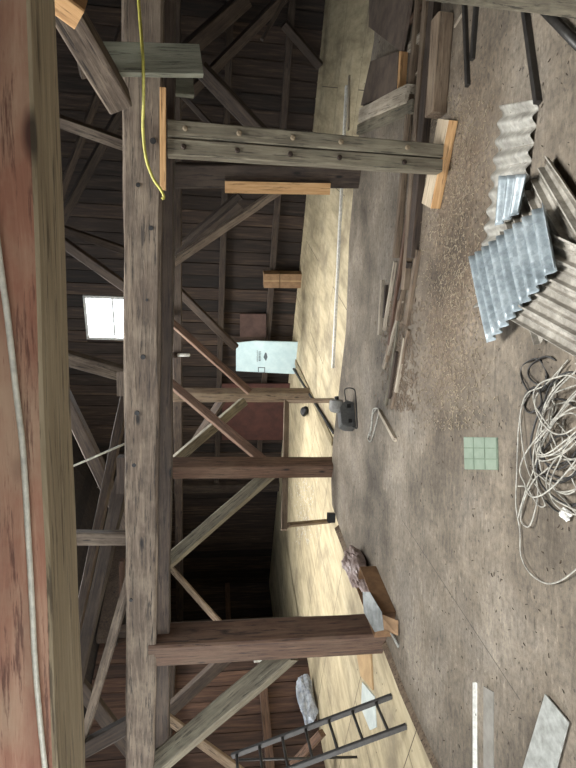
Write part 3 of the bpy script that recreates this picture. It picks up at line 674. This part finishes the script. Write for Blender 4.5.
# sheets on the plywood at the left
def flat(name, px, th, mat, label, cat, z=0.0, rz=None):
    return slab(name, [FL(*p, z) for p in px], th, mat, label, cat, direction=ZZ)
flat('board_offcut', [(358, 654), (372, 652), (374, 690), (362, 676)], .018, M['tansheet'], 'tan board offcut lying on plywood between thick post and ladder', 'board', PLY + .001)
flat('panel_offcut', [(363, 682), (375, 696), (377, 727), (371, 730), (362, 708)], .012, M['palesheet'], 'pale bluish sheet lying on the plywood by the ladder', 'sheet', PLY + .001)
def crumple(name, c, s, mat, label, cat, seed, parent=None, smooth=False, rz=0.0, amp=.4):
    bm = bmesh.new(); bmesh.ops.create_icosphere(bm, subdivisions=4, radius=1)
    for v in bm.verts:
        k = 1 + amp * noise.noise(v.co * 1.7 + V((seed, 0, 0))) + amp * .5 * abs(noise.noise(v.co * 4.3 + V((0, seed, 0)))) + amp * .25 * noise.noise(v.co * 9 + V((0, seed, 0)))
        v.co = V((v.co.x * s[0], v.co.y * s[1], v.co.z * s[2])) * k
    zmin = min(v.co.z for v in bm.verts)
    for v in bm.verts: v.co.z -= zmin
    o = link(name, to_mesh(bm, smooth), mat, parent, Matrix.Translation(c) @ Matrix.Rotation(rz, 4, 'Z'))
    if parent is None: setp(o, label, cat)
    return o
wb = FL(314, 702, PLY); wb = wb + BX * .22 - AX * .1; crumple('plastic_bag', wb, (.4, .09, .12), M['bag'], 'crumpled clear plastic bag at the foot of the brown wall by the ladder', 'bag', 3, rz=R(61))
brace(322, 733, 7.0, 293, 764, 7.2, 8, M['red'], 'short brown stick leaning at the brown wall foot behind the ladder', 'stick', 'stick')
slab('white_sheet', [WB(253, 656, B0 + .17), WB(274, 651, B0 + .17), WB(272, 661, B0 + .17), WB(254, 663, B0 + .17)], .02, M['white'], 'small white sheet tucked behind the thick red-brown post on the wall', 'sheet', direction=BX)

bm = bmesh.new(); tube_bm(bm, [FL(x, y, -.045) + BX * .03 for x, y in ((340, 530), (348, 550), (363, 590), (386, 640), (408, 695), (441, 768), (486, 850))], .075, 4)
setp(link('trim_2', to_mesh(bm), M['lumber']), kind='structure')
# box and rubbish at the foot of the left post
bx = FL(397, 606); root = empty('cardboard_box', bx, 'open brown cardboard box lying on the grey floor by the thick post', 'box')
c00, c10 = FL(396, 612), FL(376, 566)
dx = (c10 - c00); dn = V((-dx.y, dx.x, 0)).normalized(); dn = dn if dn.y > 0 else -dn; 
H_, D_ = .16, .26
slab('side', [c00, c10, c10 + ZZ * H_, c00 + ZZ * H_], .008, M['cardbrown'], parent=root, direction=dn)
slab('side', [c00 + dn * D_, c10 + dn * D_, c10 + dn * D_ + ZZ * H_, c00 + dn * D_ + ZZ * H_], .008, M['cardbrown'], parent=root, direction=dn)
slab('end', [c10, c10 + dn * D_, c10 + dn * D_ + ZZ * H_, c10 + ZZ * H_], .008, M['cardbrown'], parent=root, direction=-dx.normalized())
slab('end', [c00, c00 + dn * D_, c00 + dn * D_ + ZZ * H_, c00 + ZZ * H_], .008, M['cardbrown'], parent=root, direction=dx.normalized())
slab('bottom', [c00, c10, c10 + dn * D_, c00 + dn * D_], .006, M['cardbrown'], parent=root, direction=ZZ)
e_ = -dx.normalized()
slab('flap', [c00 + ZZ * H_, c00 + ZZ * H_ + dn * .14, c00 + e_ * .16 + ZZ * .02 + dn * .1, c00 + e_ * .1 + ZZ * .012], .006, M['cardboard'], parent=root, direction=ZZ)
crumple('plastic_wrap', c10 + dn * .2 - e_ * .2, (.3, .1, .11), M['pinkbag'], 'crumpled pinkish plastic wrap beside the brown cardboard box', 'wrap', 11, rz=math.atan2(dx.y, dx.x), amp=.5)
s0, s1_, s2_, s3_ = FL(384, 606, .17), FL(372, 588, .17), FL(362, 597, .19), FL(383, 636, .17)
slab('metal_offcut', [FL(382, 612, .15), FL(370, 592, .17), FL(363, 592, .2), FL(364, 612, .2), FL(375, 632, .17), FL(384, 630, .15)], .004, M['sheetgrey'], 'bent grey metal offcut resting on the cardboard box', 'sheet metal', direction=ZZ)
plank_fl('metal_strip', 384, 618, 399, 646, .03, .012, M['platemetal'], 'narrow zinc strip leaning by the open cardboard box', 'strip', z=.02, z1=.004, jit=.001)

# ------------------------------------------------------------------ lumber pile on the right
LG = 'old planks on the grey floor'
lum = [  # x0,y0,x1,y1,width,thick,mat,z,label
 (424, -20, 399, 258, .06, .05, 'lumber', .0, 'long thin plank at the rear edge of the lumber pile'),
 (432, -20, 408, 290, .08, .05, 'lumber', .0, 'long plank in the middle of the lumber pile passing under the post'),
 (441, -20, 416, 258, .11, .06, 'dark', .0, 'wide dark plank along the front of the lumber pile'),
 (410, 215, 391, 345, .045, .03, 'red', .0, 'thin reddish lath running from the lumber pile toward the winch motor'),
 (414, 240, 400, 320, .05, .04, 'lumber', .0, 'short brown plank at the winch-motor end of the lumber pile'),
 (420, 250, 408, 325, .06, .03, 'lumber', .0, 'brown plank end nearest the chaff in the pile'),
 (384, 280, 381, 335, .05, .03, 'pale', .0, 'short grey stick lying apart beside the pile, on its plywood side'),
 (388, 285, 386, 318, .03, .03, 'dark', .0, 'short dark stick beside the grey stick'),
 (404, 300, 385, 368, .04, .025, 'pale', .0, 'splintered grey lath at the winch-motor end of the pile'),
 (400, 320, 387, 405, .045, .02, 'green', .0, 'thin grey-green batten reaching farthest toward the short pale stick'),
 (410, 330, 393, 408, .035, .02, 'lumber', .0, 'thin dark lath beside the grey-green batten'),
 (412, 262, 403, 300, .04, .05, 'dark', .0, 'short dark block end in the middle of the lumber pile'),
 (397, 262, 386, 330, .035, .03, 'pale', .0, 'pale lath along the rear side of the pile end'),
 (407, 338, 398, 392, .03, .03, 'pale', .0, 'pale splintered lath lying over the dark splinters'),
 (399, 352, 391, 398, .03, .03, 'dark', .0, 'dark lath end between the grey-green batten and splinters'),
 (394, 318, 388, 362, .03, .025, 'lumber', .0, 'thin brown lath at the rear of the splinters'),
]
for (x0, y0, x1, y1, w_, t_, mt_, z_, lb) in lum: plank_fl('plank', x0, y0, x1, y1, w_, t_, M[mt_], lb, 'plank', z_, group=LG)
plank_fl('timber', 450, 18, 443, 116, .14, .11, M['lumber'], 'thick dusty squared timber on the floor between sawn block and dark bars', 'timber', z=0)
plank_fl('stick', 381, 411, 397, 440, .035, .03, M['pale'], 'short pale stick on the floor beside the wire loop', 'stick')
tube('wire_loop', [FL(x, y, .008) for x, y in ((376, 409), (372, 416), (371, 426), (368, 438), (371, 441), (375, 428), (378, 416), (379, 409), (373, 410), (372, 424), (370, 436))], .007, M['wire'], 'small pale twisted wire loop beside the short stick', 'wire')
# boards and offcuts at the rear right
slab('board', [FL(372, -30, .03), FL(419, -30, .03), FL(404, 52, .03), FL(371, 27, .03)], .025, M['brownpanel'], 'large brown-grey board lying at the top edge of the photo by the lumber pile', 'board', direction=ZZ)
c0_, c1_ = FL(402, 55), FL(404, 92)
w0 = W(384, 106, c1_.y + .35)
slab('flat_box', [FL(366, 106), FL(403, 92), FL(405, 52) + ZZ * .0, FL(376, 62)], .06, M['brownpanel'], 'flat brown box lying on the floor behind the lumber pile', 'box', direction=ZZ)
slab('edge_board', [FL(403.5, 93), FL(406, 52), FL(408, 52), FL(405.5, 93)], .06, M['fresh'], 'orange edge board beside the flat brown box', 'board', direction=ZZ)
plank_fl('plank', 366, 116, 415, 94, .14, .08, M['pale'], 'short pale plank lying crosswise behind the lumber pile', 'plank')
plank_fl('plank', 362, 130, 419, 106, .1, .06, M['green'], 'dark short plank beside the pale crosswise plank', 'plank')
plank_fl('plank', 411, 22, 424, 8, .05, .03, M['red'], 'small reddish offcut by the lumber at the top edge of the photo', 'offcut')
plank_fl('plank', 411, 48, 426, 35, .07, .03, M['pale'], 'small pale offcut lying against the lumber pile', 'offcut')
plank_fl('stick', 416, 76, 424, 66, .02, .015, M['pale'], 'thin pale sliver behind the lumber pile', 'stick')
# plank at the right edge and bars under it
a_, b_ = FL(432, -8, .12), FL(590, 10, .12)
timber('plank', a_ + V((.06, 0, 0)), b_ + V((.08, 0, 0)), .2, .05, M['green'], 'grey plank crossing the photo top corner, resting on the dark bars', 'plank', jit=.003)
def bar(px, w_, h_, label, z=.0, mat='blackmetal'):
    p = [FL(x, y, z) for x, y in px]; return timber('steel_bar', p[0] + ZZ * h_ / 2, p[1] + ZZ * h_ / 2, w_, h_, M[mat], label, 'bar', jit=.001)
bar([(466, -5), (469.5, 86)], .035, .025, 'long dark flat bar near the dusty squared timber, longer one of two')
bar([(479, -5), (474, 60)], .035, .025, 'shorter dark flat bar beside the longer one on the grey floor')
bar([(526, -5), (541, 103)], .03, .035, 'black square bar ending at the corrugated sheets')
tube('pipe', [FL(532, -2, .04), FL(585, 52, .04)], .024, M['blackmetal'], 'black pipe running from the grey plank away from the corrugated sheets', 'pipe', straight=True)
plank_fl('stick', 466, 10, 455, 27, .012, .01, M['pale'], 'thin white stick beside the dark flat bars', 'stick')

# ------------------------------------------------------------------ corrugated sheets
def corr(name, px, n, z, amp, mat, label, prof='sine', tilt=(0, 0, 0, 0), along='v'):
    """px: four floor points p00,p10,p11,p01; ridges run from p00->p01, n of them across p00->p10"""
    P = [FL(x, y, z + t) for (x, y), t in zip(px, tilt)]
    c = sum(P, V((0, 0, 0))) / 4; bm = bmesh.new(); nu, nv = n * 12, 10; g = []
    for i in range(nu + 1):
        u = i / nu; row = []
        for j in range(nv + 1):
            v = j / nv
            p = P[0] * (1 - u) * (1 - v) + P[1] * u * (1 - v) + P[2] * u * v + P[3] * (1 - u) * v
            ph = u * n * 2 * math.pi
            if prof == 'sine': h = amp * math.cos(ph)
            else:
                q = (u * n) % 1; h = amp * (1 if q < .1 else (1 - (q - .1) / .09) if q < .19 else (0 if q < .45 else .35 if q < .53 else 0 if q < .91 else (q - .91) / .09)) * 2 - amp
            h += .01 * noise.noise(p * 1.3)
            row.append(bm.verts.new(p - c + ZZ * (h + amp)))
        g.append(row)
    for i in range(nu):
        for j in range(nv): bm.faces.new((g[i][j], g[i + 1][j], g[i + 1][j + 1], g[i][j + 1]))
    o = link(name, to_mesh(bm, prof == 'sine'), mat, None, Matrix.Translation(c)); so = o.modifiers.new('thick', 'SOLIDIFY'); so.thickness = .003; so.offset = 0
    return setp(o, label, 'corrugated sheet', 'corrugated sheets on the floor')
corr('corrugated_sheet', [(504, 106), (478, 308), (514, 300), (539, 100)], 12, .003, .015, M['fibre'], 'long pale corrugated sheet lowest in the pile with a scalloped edge')
corr('corrugated_sheet', [(551, 156), (505, 232), (540, 345), (600, 225)], 7, .03, .016, M['galvdirty'], 'dirty ribbed sheet with a pointed corner, under the blue-grey sheet, nearest the square bar', 'trap')
corr('corrugated_sheet', [(560, 235), (512, 318), (580, 356), (640, 270)], 5, .062, .014, M['galvdirty'], 'dirty ribbed sheet of the pile nearest the wire tangle', 'trap')
corr('corrugated_sheet', [(503, 176), (531, 174), (523, 212), (500, 226)], 3, .085, .014, M['galv'], 'small blue-grey corrugated offcut at the rear of the pile', tilt=(.0, .0, 0, 0))
corr('corrugated_sheet', [(474, 257), (550, 203), (562, 266), (493, 343)], 9, .1, .018, M['galv'], 'large blue-grey galvanised corrugated sheet on top of the pile', tilt=(-.05, .0, .0, -.04))

# ------------------------------------------------------------------ cables
def floop(cx, cy, rx, ry, rot, z, a0=0, a1=6.6, n=26, wob=.08, sd=0):
    pts = []
    for i in range(n + 1):
        t = a0 + (a1 - a0) * i / n; k = 1 + wob * math.sin(2.3 * t + sd) + wob * .6 * math.sin(4.1 * t + sd * 2)
        x = rx * k * math.cos(t); y = ry * k * math.sin(t); X = cx + x * math.cos(rot) - y * math.sin(rot); Y = cy + x * math.sin(rot) + y * math.cos(rot)
        pts.append(FL(min(X, 640), Y, z + .012 * math.sin(3 * t + sd)))
    return pts
rng = random.Random(3)
root = empty('wire_coil', FL(560, 430), 'tangled coil of pale grey wire on the floor at the front', 'wire')
k_ = 0
for i in range(13):
    cx, cy = rng.uniform(552, 590), rng.uniform(398, 475)
    tube('loop', floop(cx, cy, rng.uniform(16, 34), rng.uniform(30, 52), rng.uniform(-.5, .7), .01 + .006 * i, rng.uniform(0, 6), rng.uniform(7, 12), 40, .09, i), .0038, M['wire'], parent=root, n=2, ns=6)
for px in ([(568, 360), (545, 385), (526, 395), (519, 425), (517, 470), (516, 505), (520, 530), (521, 555), (530, 573), (545, 583), (560, 581), (578, 568)],
           [(576, 372), (557, 378), (552, 398), (556, 410), (540, 430), (533, 460), (538, 490), (534, 515), (528, 527), (521, 520), (524, 500), (534, 480), (546, 470), (560, 455)],
           [(530, 392), (521, 410), (522, 440), (528, 470), (540, 492), (545, 505), (538, 505), (527, 488), (518, 486)],
           [(576, 395), (556, 420), (540, 450), (532, 475), (526, 490), (520, 510), (518, 520)]):
    tube('loop', [FL(x, y, .012 + .008 * (i % 3)) for i, (x, y) in enumerate(px)], .0038, M['wire'], parent=root, ns=6)
root = empty('wire_coil', FL(535, 385), 'dark thin wire coil lying behind the pale wire tangle', 'wire')
for i, a_ in enumerate(((534, 376, 12, 18, 0, 7), (545, 372, 15, 16, .5, 5), (533, 400, 9, 12, .2, 6.5), (560, 440, 30, 40, .3, 8), (566, 470, 26, 36, -.2, 8), (562, 420, 22, 48, .1, 9))):
    tube('loop', floop(*a_[:5], .008 + .004 * i, 0, a_[5], 30, .07, i * 1.7), .005, M['wiredark'], parent=root, n=2, ns=6)
tube('loop', [FL(x, y, .01) for x, y in ((545, 500), (555, 510), (566, 514))], .004, M['wiredark'], parent=root)
crumple('plaster_lump', FL(569, 514), (.022, .03, .014), M['white'], 'small white plaster lump on the floor by the wire tangle', 'lump', 5, amp=.6)

# green glass tile
tq = [(464.5, 437), (498, 437.5), (499, 470), (465.5, 469.5)]
root = empty('glass_tile', FL(482, 453), 'square pale green glass tile sheet on the grey floor', 'tile')
gm = plain('pale green glass tile', srgb(132, 144, 127), .35, 0, srgb(116, 130, 113), 12, 0)
P_ = [FL(*p) for p in tq]
slab('sheet', P_, .006, plain('tile grout', srgb(124, 138, 120), .8), parent=root, direction=ZZ)
bm = bmesh.new()
def bil(u, v): return P_[0] * (1 - u) * (1 - v) + P_[1] * u * (1 - v) + P_[2] * u * v + P_[3] * (1 - u) * v
for i in range(3):
    for j in range(3):
        us = (i + .05) / 3, (i + .95) / 3; vs_ = (j + .05) / 3, (j + .95) / 3
        q = [bil(us[0], vs_[0]), bil(us[1], vs_[0]), bil(us[1], vs_[1]), bil(us[0], vs_[1])]
        a_ = [bm.verts.new(p + ZZ * .006) for p in q]; b_ = [bm.verts.new(p + ZZ * .01) for p in q]
        bm.faces.new(b_)
        for k in range(4): bm.faces.new((a_[k], a_[(k + 1) % 4], b_[(k + 1) % 4], b_[k]))
link('glass_squares', to_mesh(bm), gm, root)

# metal profile and plate at front left
m0, m1 = FL(476, 682), FL(476, 790)
root = empty('metal_profile', m0, 'long shiny white profile lying on the floor beside the dusty glass strip', 'metal profile')
mx = (m1 - m0).normalized(); mn = V((mx.y, -mx.x, 0)); mn = mn if mn.y < 0 else -mn
slab('upright_flange', [m0, m1, m1 + ZZ * .022, m0 + ZZ * .022], .003, M['white'], parent=root, direction=mn)
slab('base_flange', [m0, m1, m1 + mn * .016, m0 + mn * .016], .003, M['white'], parent=root, direction=ZZ)
slab('glass_strip', [FL(484, 686, .001), FL(494, 692, .001), FL(494, 790, .001), FL(484, 790, .001)], .004, plain('dusty glass', srgb(150, 146, 138), .25, 0, srgb(130, 126, 118), 8, 0), 'dusty glass strip lying beside the shiny angle profile', 'glass', direction=ZZ)
slab('metal_plate', [FL(546, 694, .012), FL(569.5, 722, .012), FL(549, 800, .012), FL(514, 800, .012)], .006, M['platemetal'], 'scuffed grey metal plate with a slanted end at the photo bottom', 'metal plate', direction=ZZ)

# ------------------------------------------------------------------ loose litter nobody could count
def litter(name, n, region, sz, mat, label, seed, z=0.0):
    r = random.Random(seed); bm = bmesh.new()
    for _ in range(n):
        px, py = region(r); p = FL(px, py, z); k = r.uniform(.4, 1) * sz; th = .0025; w_ = k * r.uniform(.08, .25)
        rot = Matrix.Rotation(r.uniform(0, 6.28), 4, 'Z') @ Matrix.Rotation(r.uniform(-.25, .25), 4, 'Y')
        box_bm(bm, (p.x, p.y, z + .004), (k, w_, th), rot)
    return setp(link(name, to_mesh(bm), mat), label, 'litter', kind='stuff')
litter('wood_chips', 3200, lambda r: (r.gauss(452, 18), r.uniform(95, 430)), .026, M['chip'], 'pale wood chips and chaff scattered around the lumber pile', 1)
litter('splinters', 1000, lambda r: (r.gauss(401, 8), r.uniform(300, 410)), .06, M['lumber'], 'dark splinters heaped at the winch-motor end of the lumber pile', 2)
litter('grit', 500, lambda r: (r.uniform(350, 570), r.uniform(20, 760)), .022, M['dark'], 'dark grit and bits strewn over the grey floor', 4)
litter('crumbs', 260, lambda r: (r.gauss(304, 6), r.uniform(480, 545)), .05, M['white'], 'white crumbs scattered on the plywood by the low rail', 5, PLY)

# ------------------------------------------------------------------ light
def area(name, loc, direction, sx, sy, watt, col=(1, 1, 1), spread=180):
    l = bpy.data.lights.new(name, 'AREA'); l.shape = 'RECTANGLE'; l.size = sx; l.size_y = sy; l.energy = watt; l.color = col; l.spread = R(spread)
    o = bpy.data.objects.new(name, l); COL.objects.link(o); o.location = loc
    o.rotation_euler = V(direction).to_track_quat('-Z', 'Y').to_euler(); return o
# daylight: through the open front behind the viewer, the left window and the rear window; the overhead roof lamps are added fill
area('front_daylight', AB(A0 - .05, B0 + 3.7, 1.6), AX + BX * .12, 5.4, 2.6, 165, (1, .98, .94))
area('left_daylight', AB(.7, B0 - .12, 1.75), BX, 1.5, 1.4, 120, (1, .93, .84))
for nm, (h0, h1, s0, s1), e in (('roof_fill', ROOF_FILL, 210), ('aisle_fill', ROOF_FILL2, 80), ('fore_fill', ROOF_FILL3, 135)):
    sg = -1 if s0 > 0 else 1; sm = (s0 + s1) / 2; bb = BM - sm
    area(nm, AB((h0 + h1) / 2, bb, roof_z(bb) + .3), V((0, 0, -1)), h1 - h0, abs(s1 - s0), e, (1, .99, .96), 88)
wcn = WBK @ V(((wx0 + wx1) / 2, .35, (wz0 + wz1) / 2))
area('rear_daylight', wcn, -AX + ZZ * -.3, ww * 1.2, wh * 1.2, 200, (.9, .95, 1))
w = bpy.data.worlds.new('sky'); S.world = w; w.use_nodes = True
w.node_tree.nodes['Background'].inputs[0].default_value = (.85, .93, 1, 1); w.node_tree.nodes['Background'].inputs[1].default_value = 6

vs = S.view_settings; vs.view_transform = 'Standard'; vs.look = 'None'; vs.gamma = 1; vs.use_curve_mapping = False; vs.exposure = 0.0
